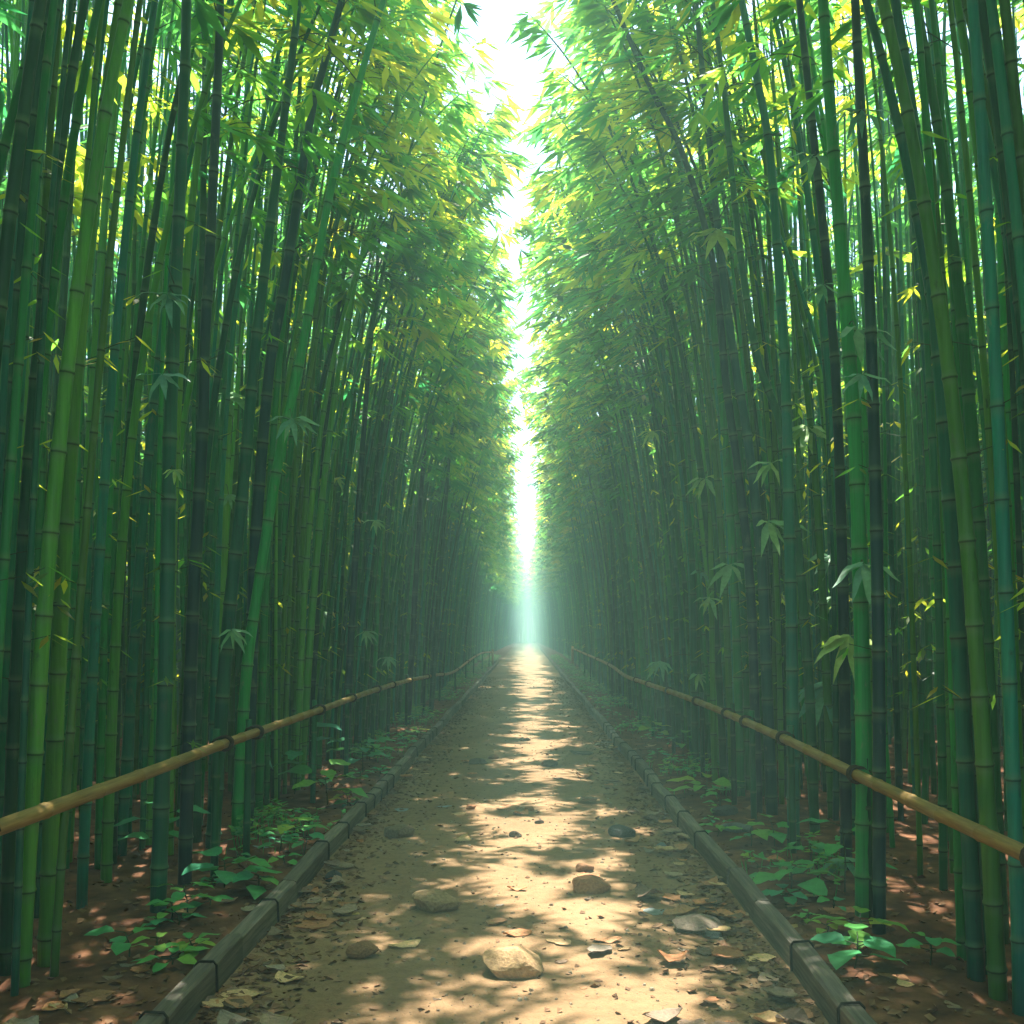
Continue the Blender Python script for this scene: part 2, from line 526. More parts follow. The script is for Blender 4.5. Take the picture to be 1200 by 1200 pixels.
SPRIGS = [  # photo pixel, size px, tint
    (262, 462, 52, 0.45), (342, 490, 40, 0.2), (196, 345, 42, 0.15), (190, 440, 42, 0.1), (272, 738, 30, 0.1), (268, 580, 24, 0.2),
    (308, 888, 32, 0.1), (205, 550, 24, 0.6), (322, 540, 22, 0.7), (375, 716, 22, 0.3),
    (842, 270, 52, 0.9), (955, 182, 56, 0.3), (1004, 385, 56, 0.15), (1010, 440, 46, 0.15), (900, 612, 48, 0.45), (903, 542, 44, 0.6),
    (945, 500, 44, 0.7), (1012, 660, 50, 0.2), (995, 745, 56, 0.6), (967, 800, 60, 0.1), (857, 662, 40, 0.3), (822, 670, 32, 0.25),
    (972, 650, 34, 0.2), (975, 700, 28, 0.3), (826, 560, 34, 0.6), (965, 335, 34, 0.2), (832, 700, 28, 0.55), (1010, 130, 50, 0.1),
    (815, 475, 30, 0.95), (765, 505, 24, 0.8), (818, 790, 26, 0.5), (774, 775, 26, 0.25), (990, 1005, 40, 0.3),
    (440, 610, 20, 0.5), (428, 740, 20, 0.3), (395, 560, 20, 0.5), (455, 770, 20, 0.4),
]


def px_of(p):
    return VX + p.x * F / p.y, VY - (p.z - CAM_H) * F / p.y


hand = []
feet = []           # (x, y) of everything planted
for i, (pts, wpx, hue, label) in enumerate(HAND):
    rng = random.Random(100 + i)
    b = ground(*pts[0])
    d = b.y * 1.045
    q = at(pts[0][0], pts[0][1], d)
    b = Vector((q.x, d, soil_z(q.x, d)))
    inward = Vector((1 if b.x < 0 else -1, 0, 0))
    ctrl = [Vector((b.x, d, b.z))] + [at(x, y, d) for x, y in pts[1:]]
    # carry on upwards past the top of the photograph, arching inwards
    top = ctrl[-1]
    sl = (ctrl[-1] - ctrl[-2]).normalized()
    need = rng.uniform(8.6, 9.6) - top.z
    if top.z < 7.8:
        tx = inward.x * -0.35
        q1 = top + sl * (need * 0.5)
        if abs(q1.x) < 0.5 or q1.x * b.x < 0:
            q1.x = -inward.x * 0.5
        q2 = Vector((q1.x * 0.72 + tx * 0.28, d + rng.uniform(-0.3, 0.3), top.z + need))
        ctrl += [q1, q2]
    ln = Line([p - b for p in smooth_line(ctrl, 60)])
    o = empty('bamboo', b)
    tag(o, label, 'bamboo', None)
    mb = MB()
    r0 = wpx * d / F / 2
    nodes, rad = culm_mesh(mb, ln, r0, 14, rng, r1=max(0.006, r0 * 0.2))
    col = tuple(c * rng.uniform(0.9, 1.1) for c in HUES[hue])
    link('culm', mb.mesh('culm', M['culm'], True), o, col)
    fo = MB()
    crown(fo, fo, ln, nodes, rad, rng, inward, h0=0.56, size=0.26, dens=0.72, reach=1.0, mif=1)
    link('crown', fo.mesh('crown', [M['twig'], M['leaf']]), o)
    hand.append((o, ln, b, d, rad))
    feet.append((b.x, b.y))

for i, (px, py, sz, tint) in enumerate(SPRIGS):
    rng = random.Random(500 + i)
    best = None
    for (o, ln, b, d, rad) in hand:
        if d > 13:
            continue
        for k in range(80):
            s = ln.len * k / 79
            q = ln(s) + b
            x, y = px_of(q)
            if abs(y - py) < 14:
                e = abs(x - px)
                if best is None or e < best[0]:
                    best = (e, o, s, q, d, ln, b)
    if not best or best[0] > 90:
        continue
    e, o, s, q, d, ln, b = best
    dd = d - 0.16
    tgt = at(px, py, dd) - b
    root = ln(s)
    pts = [root, root.lerp(tgt, 0.5) + UP * 0.04, tgt]
    mb = MB()
    mb.tube(smooth_line(pts, 8), [0.004 - 0.0025 * k / 8 for k in range(9)], 5, mi=0)
    L = sz * dd / F * 0.95
    n = rng.randint(5, 7)
    sgn = 1 if tgt.x > root.x else -1
    for k in range(n):
        a = math.radians(-78 + 156 * k / (n - 1)) + rng.uniform(-0.15, 0.15)
        dr = Vector((sgn * 0.35 + math.sin(a) * 0.8, -0.5 - 0.2 * rng.random(), -0.15 - 0.75 * math.cos(a) + 0.25)).normalized()
        ll = L * rng.uniform(0.75, 1.15)
        mb.leaf8(tgt, dr, Vector((0, -0.45, 1.0)) + rv(0.25, rng), ll, ll * rng.uniform(0.17, 0.23), min(1, max(0, tint + rng.uniform(-0.12, 0.15))), 0.28, 0.25, mi=1)
    link('leaf_sprig', mb.mesh('leaf_sprig', [M['twig'], M['sprig']], True), o)

# ---- repeated culms: variants shared by every copy
VAR = []
for v in range(16):
    rng = random.Random(900 + v)
    kind = 'arch' if v < 8 else 'upright'
    H = rng.uniform(7.8, 10.3)
    if kind == 'arch':
        ln = arch(H, rng.uniform(0.015, 0.05), rng.uniform(0.8, 1.62), rng.uniform(0.03, 0.10), rng)
    else:
        ln = arch(H * 1.05, rng.uniform(-0.02, 0.05), rng.uniform(0.2, 0.8), rng.uniform(0.04, 0.14), rng)
    r0 = [0.026, 0.036, 0.020, 0.041, 0.030, 0.023, 0.038, 0.018][v % 8]
    a, c = MB(), MB()
    nodes, rad = culm_mesh(a, ln, r0, 9, rng)
    crown(c, c, ln, nodes, rad, rng, Vector((1, 0, 0)), h0=rng.uniform(0.52, 0.62), size=0.29, dens=0.52 if kind == 'arch' else 0.28, reach=0.95, mif=1)
    VAR.append((a.mesh('culm_shape', M['culm'], True), c.mesh('crown_shape', [M['twig'], M['leaf']]), kind, r0))

# far / inner variants, one mesh each, for the bamboo mass
fcol = bpy.data.collections.new('thicket_source')
for v in range(16):
    rng = random.Random(1300 + v)
    arched = v < 6
    outer = v >= 12
    H = rng.uniform(7.6, 10.4)
    ln = arch(H, rng.uniform(0.01, 0.045), rng.uniform(0.85, 1.6), 0.08, rng) if arched else arch(H, rng.uniform(-0.03, 0.04), rng.uniform(0.1, 0.8), 0.12, rng)
    a = MB()
    nodes, rad = culm_mesh(a, ln, rng.uniform(0.020, 0.040), 7, rng, hi=False)
    crown(a, a, ln, nodes, rad, rng, Vector((1, 0, 0)), h0=0.20 if outer else rng.uniform(0.52, 0.62), size=0.42 if outer else 0.37, dens=0.33 if arched else 0.42 if outer else 0.15, reach=1.05, mib=1, mif=2, yb=-0.34 if outer else (0.04 if arched else -0.12))
    me = a.mesh('thicket_shape', [M['culm_far'], M['twig'], M['leaf']])
    hcol = [TEAL, GREEN, YELL, GREEN, DEEP, YELL][v % 6]
    ha = me.attributes.new('hue', 'FLOAT_COLOR', 'POINT')
    ha.data.foreach_set('color', np.tile(np.array((*hcol, 1), np.float32), len(me.vertices)))
    ob = bpy.data.objects.new('thicket_%02d' % v, me)
    fcol.objects.link(ob)

# ---- planting plan
plan = []
rng = random.Random(42)


def front(side, y):
    w = 0.06 * math.sin(y * 0.9 + side) + 0.05 * math.sin(y * 2.3)
    e = 2.23 if side < 0 else 2.13
    e += 0.42 * max(0.0, min(1.0, (y - 28) / 20))      # a little wider beyond the rails
    if y > 70:                       # then the walls close in
        e -= min(1.0, (y - 70) * 0.012)
    return e + w


for side in (-1, 1):
    y = -9.0
    while y < 165:
        depth = (15.0 if y < 48 else 8.0 if y < 90 else 4.0)
        dens = 6.5 if y < 30 else 5.0 if y < 60 else 3.2 if y < 100 else 2.2
        stepy = 0.5
        for _ in range(int(dens * depth * stepy + rng.random())):
            u = rng.random() ** (2.3 if depth > 12 else 1.7) * depth
            yy = y + rng.random() * stepy
            plan.append((side, front(side, yy) + u, yy, u))
        # the face of the wall is tighter
        for _ in range(2 if y < 60 else 1):
            yy = y + rng.random() * stepy
            u = rng.random() * 0.28
            plan.append((side, front(side, yy) + u, yy, u))
        y += stepy
for _ in range(260):                # last stand of culms, added across the path to block the bright sky
    yy = 138 + 26 * rng.random()
    xx = rng.uniform(-3.0, 3.0)
    plan.append((1 if xx > 0 else -1, abs(xx), yy, abs(xx) * 0.2))
ok = []
cells = {}
for x, y in feet:
    cells.setdefault((round(x / 0.3), round(y / 0.3)), []).append((x, y, 0.17))
for side, ax, y, u in plan:
    x = side * ax
    # keep clear of the hand placed foreground culms and of the camera
    if 5.0 < y < 9.0 and u < 0.30:
        continue
    if y < 3.2 and ax < 2.4 and y > -3:
        continue
    cx, cy = round(x / 0.3), round(y / 0.3)
    md = 0.13
    bad = False
    for i in (-1, 0, 1):
        for j in (-1, 0, 1):
            for (qx, qy, qd) in cells.get((cx + i, cy + j), ()):
                if (qx - x) ** 2 + (qy - y) ** 2 < max(md, qd) ** 2:
                    bad = True
    if bad:
        continue
    cells.setdefault((cx, cy), []).append((x, y, md))
    ok.append(((y if y > 2.4 else 900 - y) + 5.0 * u, side, x, y, u))
ok.sort()
near, rest = ok[:262], ok[262:]
ZONE = [(8.5, 'beside the nearest stretch of the rail'), (14, 'behind the middle stretch of the rail'), (1e9, 'towards the far end of the rail')]
HN = {'teal': 'blue-teal', 'green': 'mid green', 'deep': 'dark green', 'yellow': 'yellow-green'}
src = {}
for k, (sc_, side, x, y, u) in enumerate(near):
    rng = random.Random(3000 + k)
    vi = rng.randrange(0, 8) if u < 0.8 or rng.random() < 0.4 else rng.randrange(8, 16)
    cm, fm, kind, r0 = VAR[vi]
    hue = rng.choices(['teal', 'green', 'deep', 'yellow'], [3, 4, 2, 4])[0]
    o = empty('bamboo', (x, y, soil_z(x, y)))
    rz = (0 if side < 0 else math.pi) + rng.gauss(0, 0.30)
    if u > 1.5:
        rz += rng.gauss(0, 0.6)
    s = rng.uniform(0.90, 1.10)
    ty = rng.uniform(0.02, 0.07) if (u < 0.6 and y > 9 and rng.random() < 0.2) else rng.gauss(0, 0.012)
    o.rotation_euler = (rng.gauss(0, 0.012), ty, rz)
    o.scale = (s, s, s * rng.uniform(0.95, 1.05))
    zone = next(z for lim, z in ZONE if y < lim)
    girth = 'thick' if r0 > 0.035 else 'slender' if r0 > 0.0255 else 'thin'
    sd = 'left' if side < 0 else 'right'
    tag(o, f'{girth} {HN[hue]} bamboo culm in the {sd} wall {zone}', 'bamboo', f'{girth} {HN[hue]} culms in the {sd} bamboo wall, {zone}')
    col = tuple(c * rng.uniform(0.85, 1.15) for c in HUES[hue])
    link('culm', cm, o, col)
    link('crown', fm, o)

# ---- the uncountable rest as one object
me = bpy.data.meshes.new('bamboo_mass')
n = len(rest)
rng = random.Random(77)
me.from_pydata([(x, y, soil_z(x, y) - 0.02) for (_, s, x, y, u) in rest], [], [])
rot = np.zeros((n, 3), np.float32)
scl = np.zeros(n, np.float32)
idx = np.zeros(n, np.int32)
for i, (_, side, x, y, u) in enumerate(rest):
    ty = rng.uniform(0.02, 0.075) if (u < 0.6 and y > 9 and rng.random() < 0.2) else rng.gauss(0, 0.012)
    rot[i] = (rng.gauss(0, 0.012), ty, (0 if side < 0 else math.pi) + rng.gauss(0, 0.35 if u < 1.0 else 1.2))
    scl[i] = rng.uniform(0.86, 1.08)
    idx[i] = rng.randrange(0, 6) if u < 0.9 else (rng.randrange(12, 16) if (u > 4.6 and rng.random() < 0.75) else rng.randrange(6, 12))
for nm, ty, arr, fld in (('rot', 'FLOAT_VECTOR', rot.ravel(), 'vector'), ('scl', 'FLOAT', scl, 'value'), ('idx', 'INT', idx, 'value')):
    a = me.attributes.new(nm, ty, 'POINT')
    a.data.foreach_set(fld, arr)
mass = link('bamboo_thicket', me)
tag(mass, 'dense mass of more distant bamboo culms and leaves behind the front rows', 'bamboo thicket')
mass['kind'] = 'stuff'
ng = bpy.data.node_groups.new('thicket', 'GeometryNodeTree')
ng.interface.new_socket('Geometry', in_out='INPUT', socket_type='NodeSocketGeometry')
ng.interface.new_socket('Geometry', in_out='OUTPUT', socket_type='NodeSocketGeometry')
gi, go = ng.nodes.new('NodeGroupInput'), ng.nodes.new('NodeGroupOutput')
ip = ng.nodes.new('GeometryNodeInstanceOnPoints')
ci = ng.nodes.new('GeometryNodeCollectionInfo')
ci.inputs['Collection'].default_value = fcol
ci.inputs['Separate Children'].default_value = True
ci.inputs['Reset Children'].default_value = True
ip.inputs['Pick Instance'].default_value = True


def nattr(name, ty):
    q = ng.nodes.new('GeometryNodeInputNamedAttribute')
    q.data_type = ty
    q.inputs['Name'].default_value = name
    return q.outputs['Attribute']


er = ng.nodes.new('FunctionNodeEulerToRotation')
ng.links.new(nattr('rot', 'FLOAT_VECTOR'), er.inputs[0])
ng.links.new(gi.outputs[0], ip.inputs['Points'])
ng.links.new(ci.outputs[0], ip.inputs['Instance'])
ng.links.new(nattr('idx', 'INT'), ip.inputs['Instance Index'])
ng.links.new(er.outputs[0], ip.inputs['Rotation'])
ng.links.new(nattr('scl', 'FLOAT'), ip.inputs['Scale'])
ng.links.new(ip.outputs[0], go.inputs[0])
mod = mass.modifiers.new('thicket', 'NODES')
mod.node_group = ng

# ---------------------------------------------------------------- ground and path
xs = [-60, -40, -25, -15, -10, -7] + [-5 + 0.12 * i for i in range(84)] + [5.3, 7, 10, 15, 25, 40, 60]
ys = [-14, -10] + [-6 + 0.16 * i for i in range(150)] + [18 + 0.6 * i for i in range(70)] + [62, 70, 85, 100, 130, 170, 215]
vs = [(x, y, soil_z(x, y) * (1 if y < 60 else 0.6) if abs(x) < 6 else 0.03) for y in ys for x in xs]
nx = len(xs)
fs = [(j * nx + i, j * nx + i + 1, (j + 1) * nx + i + 1, (j + 1) * nx + i) for j in range(len(ys) - 1) for i in range(nx - 1)]
mb = MB(); mb.add(vs, fs)
g = link('ground', mb.mesh('ground', M['soil'], True)); g['kind'] = 'structure'
mb = MB()
rows = [-13.5, -10] + [(-6 + 0.5 * i) for i in range(130)] + [60, 75, 90, 110, 140, 180, 214]
vs, fs = [], []
for y in rows:
    e = 0.02 * math.sin(y * 1.7) + 0.015 * math.sin(y * 4.1)
    for x in (PATH_L - 0.03 + 0.0 * e, -0.7, 0.0, 0.6, PATH_R + 0.03):
        vs.append((x, y, 0.004))
for j in range(len(rows) - 1):
    for i in range(4):
        fs.append((j * 5 + i, j * 5 + i + 1, (j + 1) * 5 + i + 1, (j + 1) * 5 + i))
mb.add(vs, fs)
g = link('path', mb.mesh('path', M['path'])); g['kind'] = 'structure'


# ---------------------------------------------------------------- kerbs
def kerb_block(p0, p1, side, rng, near_):
    """one timber block from p0 to p1 (inner lower edge), width away from the path"""
    L = (p1 - p0).length
    h = 0.125 + rng.uniform(-0.008, 0.008)
    w = 0.088 + rng.uniform(-0.004, 0.004)
    c = 0.012
    sec = [(0, -0.03), (0, h - c), (c, h), (w - c, h + 0.002), (w, h - c), (w, -0.03)]
    n = 5
    mb = MB(); vs = []; fs = []
    for i in range(n + 1):
        t = i / n
        sh = 0.985 if i in (0, n) else 1.0
        tt = (0.004 + (L - 0.008) * t)
        for (a, z) in sec:
            vs.append(((a - w / 2) * sh * side + w / 2 * side + rng.uniform(-0.0025, 0.0025), tt, z * sh + rng.uniform(-0.003, 0.003)))
    k = len(sec)
    for i in range(n):
        for j in range(k):
            q = (i * k + j, i * k + (j + 1) % k, (i + 1) * k + (j + 1) % k, (i + 1) * k + j)
            fs.append(q if side < 0 else q[::-1])
    fs.append(tuple(range(k)) if side > 0 else tuple(range(k - 1, -1, -1)))
    e = tuple(n * k + j for j in range(k))
    fs.append(e if side < 0 else e[::-1])
    mb.add(vs, fs)
    o = empty('kerb_block', (p0.x, p0.y, 0.004))
    o.rotation_euler = (rng.gauss(0, 0.006), rng.gauss(0, 0.035), math.atan2(-(p1.x - p0.x), p1.y - p0.y) + rng.gauss(0, 0.006))
    tn = rng.uniform(0.85, 1.15)
    link('beam', mb.mesh('beam', M['kerb']), o, (tn * 0.98, tn, tn * 1.02))
    if near_:
        for tt in ((L * 0.985,) if rng.random() < 0.8 else ()) + ((L * rng.uniform(0.4, 0.6),) if rng.random() < 0.35 else ()):
            sb = MB()
            g_ = 0.006
            loop = [Vector((s_[0] * side, tt, s_[1])) for s_ in
                    [(-g_, 0.0), (-g_, h - c), (c * 0.6, h + g_), (w - c, h + g_ + 0.002), (w + g_, h - c), (w + g_, 0.0)]]
            sb.tube(loop, [0.006] * len(loop), 6)
            link('binding', sb.mesh('binding', M['strap'], True), o)
    return o


ORD = ['first', 'second', 'third', 'fourth', 'fifth', 'sixth', 'seventh', 'eighth', 'ninth', 'tenth']
for side, x0 in ((-1, PATH_L), (1, PATH_R)):
    rng = random.Random(60 + side)
    sd = 'left' if side < 0 else 'right'
    y = 3.1
    i = 0
    vis = 0
    end = 50 if side < 0 else 100
    while y < end:
        L = rng.uniform(0.72, 1.15)
        wob = lambda q: x0 + side * (0.012 * math.sin(q * 1.1 + side) + 0.008 * math.sin(q * 3.0))
        p0, p1 = Vector((wob(y), y, 0)), Vector((wob(y + L), y + L, 0))
        o = kerb_block(p0, p1, side, rng, y < 16)
        if y + L > 4.9 and vis < 8:
            tag(o, f'weathered dark timber kerb block, {ORD[vis]} from the bottom of the picture on the {sd} edge', 'kerb', f'timber kerb blocks along the {sd} edge of the path')
            vis += 1
        elif y + L <= 4.9:
            tag(o, f'timber kerb block at the very front of the {sd} edge, closest to the viewer', 'kerb', f'closest kerb blocks on the {sd}')
        else:
            dz = 'middle' if y < 22 else 'far'
            tag(o, f'weathered kerb block in the {dz} stretch of the {sd} path edge', 'kerb', f'{dz} kerb blocks of the {sd} edge')
        y += L
        i += 1
    if side < 0:                      # the left kerb turns aside at the clearing
        p = Vector((wob(y), y, 0))
        for k in range(3):
            q = p + Vector((-0.28 - 0.15 * k, 0.75 - 0.12 * k, 0))
            o = kerb_block(p, q, side, rng, False)
            tag(o, 'kerb block curving aside at the far end of the left path edge', 'kerb', 'kerb blocks curving aside at the far left')
            p = q

# ---------------------------------------------------------------- bamboo rails
RAILS = {
    'left': ([(-2.0, 2.6, 0.86), (-2.0, 5.43, 0.853), (-2.0, 6.8, 0.857), (-2.0, 9.9, 0.84), (-2.0, 13, 0.83), (-1.99, 16.9, 0.78), (-1.98, 22, 0.66), (-1.95, 27.6, 0.52),
              (-1.9, 35.8, 0.66), (-1.8, 42, 0.72), (-1.65, 50, 0.60)],
             [(265, 871), (300, 858), (376, 832), (413, 818), (443, 807), (460, 800), (480, 796), (500, 793)]),
    'right': ([(1.86, 2.6, 0.76), (1.9, 5.6, 0.77), (1.9, 7.7, 0.81), (1.9, 11.6, 0.82), (1.9, 16.9, 0.77), (1.92, 20, 0.74), (1.95, 24.5, 0.82), (2.05, 36, 0.82), (2.15, 44, 0.80), (2.25, 50, 0.76)],
              [(1003, 905), (917, 860), (873, 841), (851, 833), (816, 822), (783, 810), (760, 802), (745, 796)]),
}
for sd, (ctrl, ties) in RAILS.items():
    rng = random.Random(5 if sd == 'left' else 6)
    side = -1 if sd == 'left' else 1
    # the rail runs just in front of the bamboo feet
    KR = 0.955
    cp = [Vector((c[0] * KR, c[1] * KR, CAM_H + (c[2] - CAM_H) * KR)) for c in ctrl]
    cp[0].y = 2.6
    ln = Line(smooth_line(cp, 120))
    base = Vector((ctrl[0][0], 2.6, 0))
    o = empty('bamboo_rail', base)
    tag(o, f'long brown dry bamboo rail lashed with rope along the {sd} bamboo wall', 'rail', 'bamboo rails beside the path')
    mb = MB()
    pts, rr = [], []
    s = 0.0
    while s < ln.len:
        for off, k in ((-0.02, 1.0), (-0.004, 1.12), (0.006, 1.12), (0.02, 1.0)):
            pts.append(ln(s + off + 0.03) - base); rr.append(0.031 * k)
        s += rng.uniform(0.36, 0.52)
    mb.tube(pts, rr, 12)
    link('pole', mb.mesh('pole', M['rail'], True), o)
    tys = [KR * abs(ctrl[1][0]) * F / abs(px - VX) for px, py in ties] + [23, 27.6, 32, 36, 41, 46]
    tys = [3.6] + tys
    for ty in tys:
        s = min(range(int(ln.len * 20)), key=lambda q: abs(ln(q / 20).y - ty)) / 20
        p = ln(s)
        t = ln.tan(s)
        u = Vector((t.y, -t.x, 0)).normalized()
        w = t.cross(u)
        # stake behind the rail
        sb = MB()
        q = p + Vector((side * 0.055, 0.0, 0))
        foot = Vector((q.x + side * 0.02, q.y, soil_z(q.x, q.y) - 0.08))
        head = Vector((q.x, q.y, p.z + 0.09))
        sb.tube([foot, foot.lerp(head, 0.3), foot.lerp(head, 0.31), foot.lerp(head, 0.33), foot.lerp(head, 0.7), foot.lerp(head, 0.71), foot.lerp(head, 0.73), head],
                [0.026, 0.025, 0.029, 0.025, 0.024, 0.028, 0.024, 0.023], 9, [(0, 0, 0), (0, 0, 0), (0.9, 0, 0), (0, 0, 0), (0, 0, 0), (0.9, 0, 0), (0, 0, 0), (0, 0, 0)])
        for i_ in range(len(sb.v)):
            sb.v[i_] = tuple(Vector(sb.v[i_]) - base)
        link('stake', sb.mesh('stake', M['culm'], True), o, DEEP)
        # rope turns round rail and stake
        rb = MB()
        turns = 4
        loop = []
        for k in range(turns * 12 + 1):
            a = 2 * math.pi * k / 12
            along = (k / (turns * 12) - 0.5) * 0.05
            cx = u * (math.cos(a) * 0.041) + w * (math.sin(a) * 0.043)
            if cx.x * side > 0:
                cx.x *= 1.9
            loop.append(p + t * along + cx - base)
        rb.tube(loop, [0.0095] * len(loop), 6)
        kn = p + w * 0.045 - base
        rb.tube([kn, kn + Vector((0.02 * side, -0.02, 0.03)), kn + Vector((0.05 * side, -0.03, 0.035)), kn + Vector((0.07 * side, -0.03, 0.01))], [0.009, 0.008, 0.006, 0.004], 5)
        rb.tube([kn, kn + Vector((-0.02, -0.01, 0.035)), kn + Vector((-0.03, -0.02, 0.06))], [0.008, 0.006, 0.004], 5)
        link('lashing', rb.mesh('lashing', M['rope'], True), o)
    # end post
    p = ln(ln.len)
    pb = MB()
    pb.tube([Vector((p.x, p.y + 0.05, -0.05)) - base, Vector((p.x, p.y + 0.05, p.z + 0.12)) - base], [0.06, 0.055], 10)
    link('end_post', pb.mesh('end_post', M['rail'], True), o)


# ---------------------------------------------------------------- stones and dry leaves
def stone_mesh(rng, flat=0.55):
    import bmesh
    bm = bmesh.new()
    bmesh.ops.create_icosphere(bm, subdivisions=3, radius=0.5)
    # cut to a faceted lump: pull vertices to random planes
    planes = [(Vector((rng.gauss(0, 1), rng.gauss(0, 1), rng.gauss(0.2, 0.8))).normalized(), rng.uniform(0.30, 0.46)) for _ in range(13)]
    for v in bm.verts:
        for nrm, d in planes:
            e = v.co.dot(nrm) - d
            if e > 0:
                v.co -= nrm * e * 0.93
        v.co += Vector((math.sin(v.co.y * 17 + 3), math.sin(v.co.z * 15), math.sin(v.co.x * 16 + 1))) * 0.010
    zs = [v.co.z for v in bm.verts]
    xs_ = [v.co.x for v in bm.verts]
    k = 1.0 / (max(xs_) - min(xs_))
    zl = min(zs) + 0.25 * (max(zs) - min(zs))
    for v in bm.verts:
        v.co.z = (v.co.z - zl) * k * flat
        if v.co.z < -0.06:
            v.co.z = -0.06
        v.co.x *= k
        v.co.y *= k * 0.8
    me_ = bpy.data.meshes.new('stone')
    bm.to_mesh(me_)
    bm.free()
    me_.materials.append(M['stone'])
    me_.polygons.foreach_set('use_smooth', [rng.random() < 0.0 for _ in me_.polygons])
    return me_


def dry_mesh(rng, curl=0.25, long=1.5, angular=False):
    """curled dry leaf / bamboo sheath chip about one unit long, with thickness"""
    n, m = 9, 5
    mb = MB(); top = []
    cx, cy = rng.uniform(-0.12, 0.12), rng.uniform(-0.1, 0.1)
    ph = rng.uniform(0, 6)
    c1, c2 = curl * rng.uniform(0.5, 1.3), curl * rng.uniform(-0.5, 1.3)
    tw = rng.uniform(-0.3, 0.3)
    for i in range(n):
        t = i / (n - 1)
        if angular:
            w = min(1.0, (t + 0.02) * 5, (1.02 - t) * 4) * (1 + 0.16 * math.sin(t * 9 + ph))
        else:
            w = math.sin(math.pi * min(1, max(0, t * 0.97 + 0.015))) ** 0.7 * (1 + 0.16 * math.sin(t * 13 + ph))
        for j in range(m):
            s = j / (m - 1) - 0.5
            x = t - 0.5 + 0.06 * math.sin(s * 7 + ph)
            y = s * w / long + 0.05 * math.sin(t * 5 + ph)
            z = c1 * (t - 0.5) ** 2 * 1.6 + c2 * (s * w) ** 2 * 1.1 + tw * (t - 0.5) * s * w + 0.02 * math.sin(t * 11 + s * 8 + ph)
            top.append(Vector((x, y, z)))
    zmin = min(p.z for p in top)
    top = [Vector((p.x, p.y, p.z - zmin + 0.035)) for p in top]
    bot = [Vector((p.x, p.y, max(0.0, p.z - 0.03))) for p in top]
    fs = []
    for i in range(n - 1):
        for j in range(m - 1):
            a = i * m + j
            fs.append((a, a + m, a + m + 1, a + 1))
            b = a + n * m
            fs.append((b, b + 1, b + m + 1, b + m))
    rim = [j for j in range(m)] + [i * m + m - 1 for i in range(1, n)] + [(n - 1) * m + j for j in range(m - 2, -1, -1)] + [i * m for i in range(n - 2, 0, -1)]
    for a, b in zip(rim, rim[1:] + rim[:1]):
        fs.append((a, b, b + n * m, a + n * m))
    mb.add(top + bot, fs)
    me_ = mb.mesh('dry_leaf', M['dry'])
    return me_


TAN = (0.56, 0.36, 0.19)
BROWN = (0.34, 0.17, 0.085)
DARK = (0.12, 0.080, 0.055)
GREY = (0.25, 0.20, 0.155)
SLATE = (0.10, 0.105, 0.11)
BLUEG = (0.20, 0.235, 0.24)
OCHRE = (0.55, 0.36, 0.12)
RUST = (0.42, 0.185, 0.085)

STONES = [  # px, py(base), width px, height ratio, colour, label
    (507, 1070, 64, 0.42, TAN, 'large pale tan rock on a sunlit patch left of the path centre'),
    (600, 1148, 74, 0.52, TAN, 'big tan rock at the bottom centre of the picture'),
    (692, 1047, 46, 0.48, RUST, 'flat-topped brown rock in the sun right of the path centre'),
    (731, 982, 34, 0.50, SLATE, 'dark slate rock in the shade on the right half of the path'),
    (466, 983, 36, 0.52, (0.26, 0.19, 0.12), 'brown flat rock near the left kerb, among leaf debris'),
    (822, 1096, 62, 0.36, GREY, 'long smooth grey-brown rock in the litter by the right kerb'),
    (836, 1101, 24, 0.40, BLUEG, 'small blue-grey pebble leaning on the long smooth rock'),
    (390, 1035, 20, 0.85, SLATE, 'round dark pebble beside the left kerb'),
    (424, 1124, 40, 0.55, BROWN, 'broken brown rock at the lower left of the path'),
    (686, 1023, 22, 0.6, BROWN, 'small brown rock just behind the sunlit flat-topped one'),
    (851, 956, 32, 0.50, SLATE, 'dark rock on the right soil verge behind the kerb'),
    (604, 982, 16, 0.6, DARK, 'small dark stone near the middle of the path'),
    (551, 949, 12, 0.6, RUST, 'small reddish stone left of the middle of the path'),
    (620, 951, 12, 0.6, RUST, 'small rounded tan stone beside a curled leaf mid path'),
    (560, 896, 22, 0.4, DARK, 'dark flat stone farther up the path, left of centre'),
    (644, 899, 20, 0.45, DARK, 'dark flat stone farther up the path, right of centre'),
    (776, 995, 14, 0.6, BLUEG, 'small pale blue-grey stone near the right kerb'),
    (578, 890, 13, 0.5, BROWN, 'tiny brown stone behind the dark flat one up the path'),
    (866, 975, 40, 0.3, BLUEG, 'flat blue-grey slate on the right soil verge'),
    (632, 966, 12, 0.5, DARK, 'tiny dark stone at mid path, half buried'),
    (688, 1085, 0, 0.5, BROWN, ''),
]
for i, (px, py, w, fl, col, lab) in enumerate(STONES):
    if not w:
        continue
    rng = random.Random(700 + i)
    p = ground(px, py)
    o = link('stone', stone_mesh(rng, fl), None, col)
    s = w * p.y / F
    o.location = p + Vector((0, s * 0.3, 0))
    o.scale = (s, s, s)
    o.rotation_euler.z = rng.uniform(-0.3, 0.3)
    tag(o, lab, 'stone')

DRYV = [dry_mesh(random.Random(800 + k), 0.15 + 0.09 * (k % 5), 1.15 + 0.25 * (k % 4), k % 3 == 0) for k in range(14)]


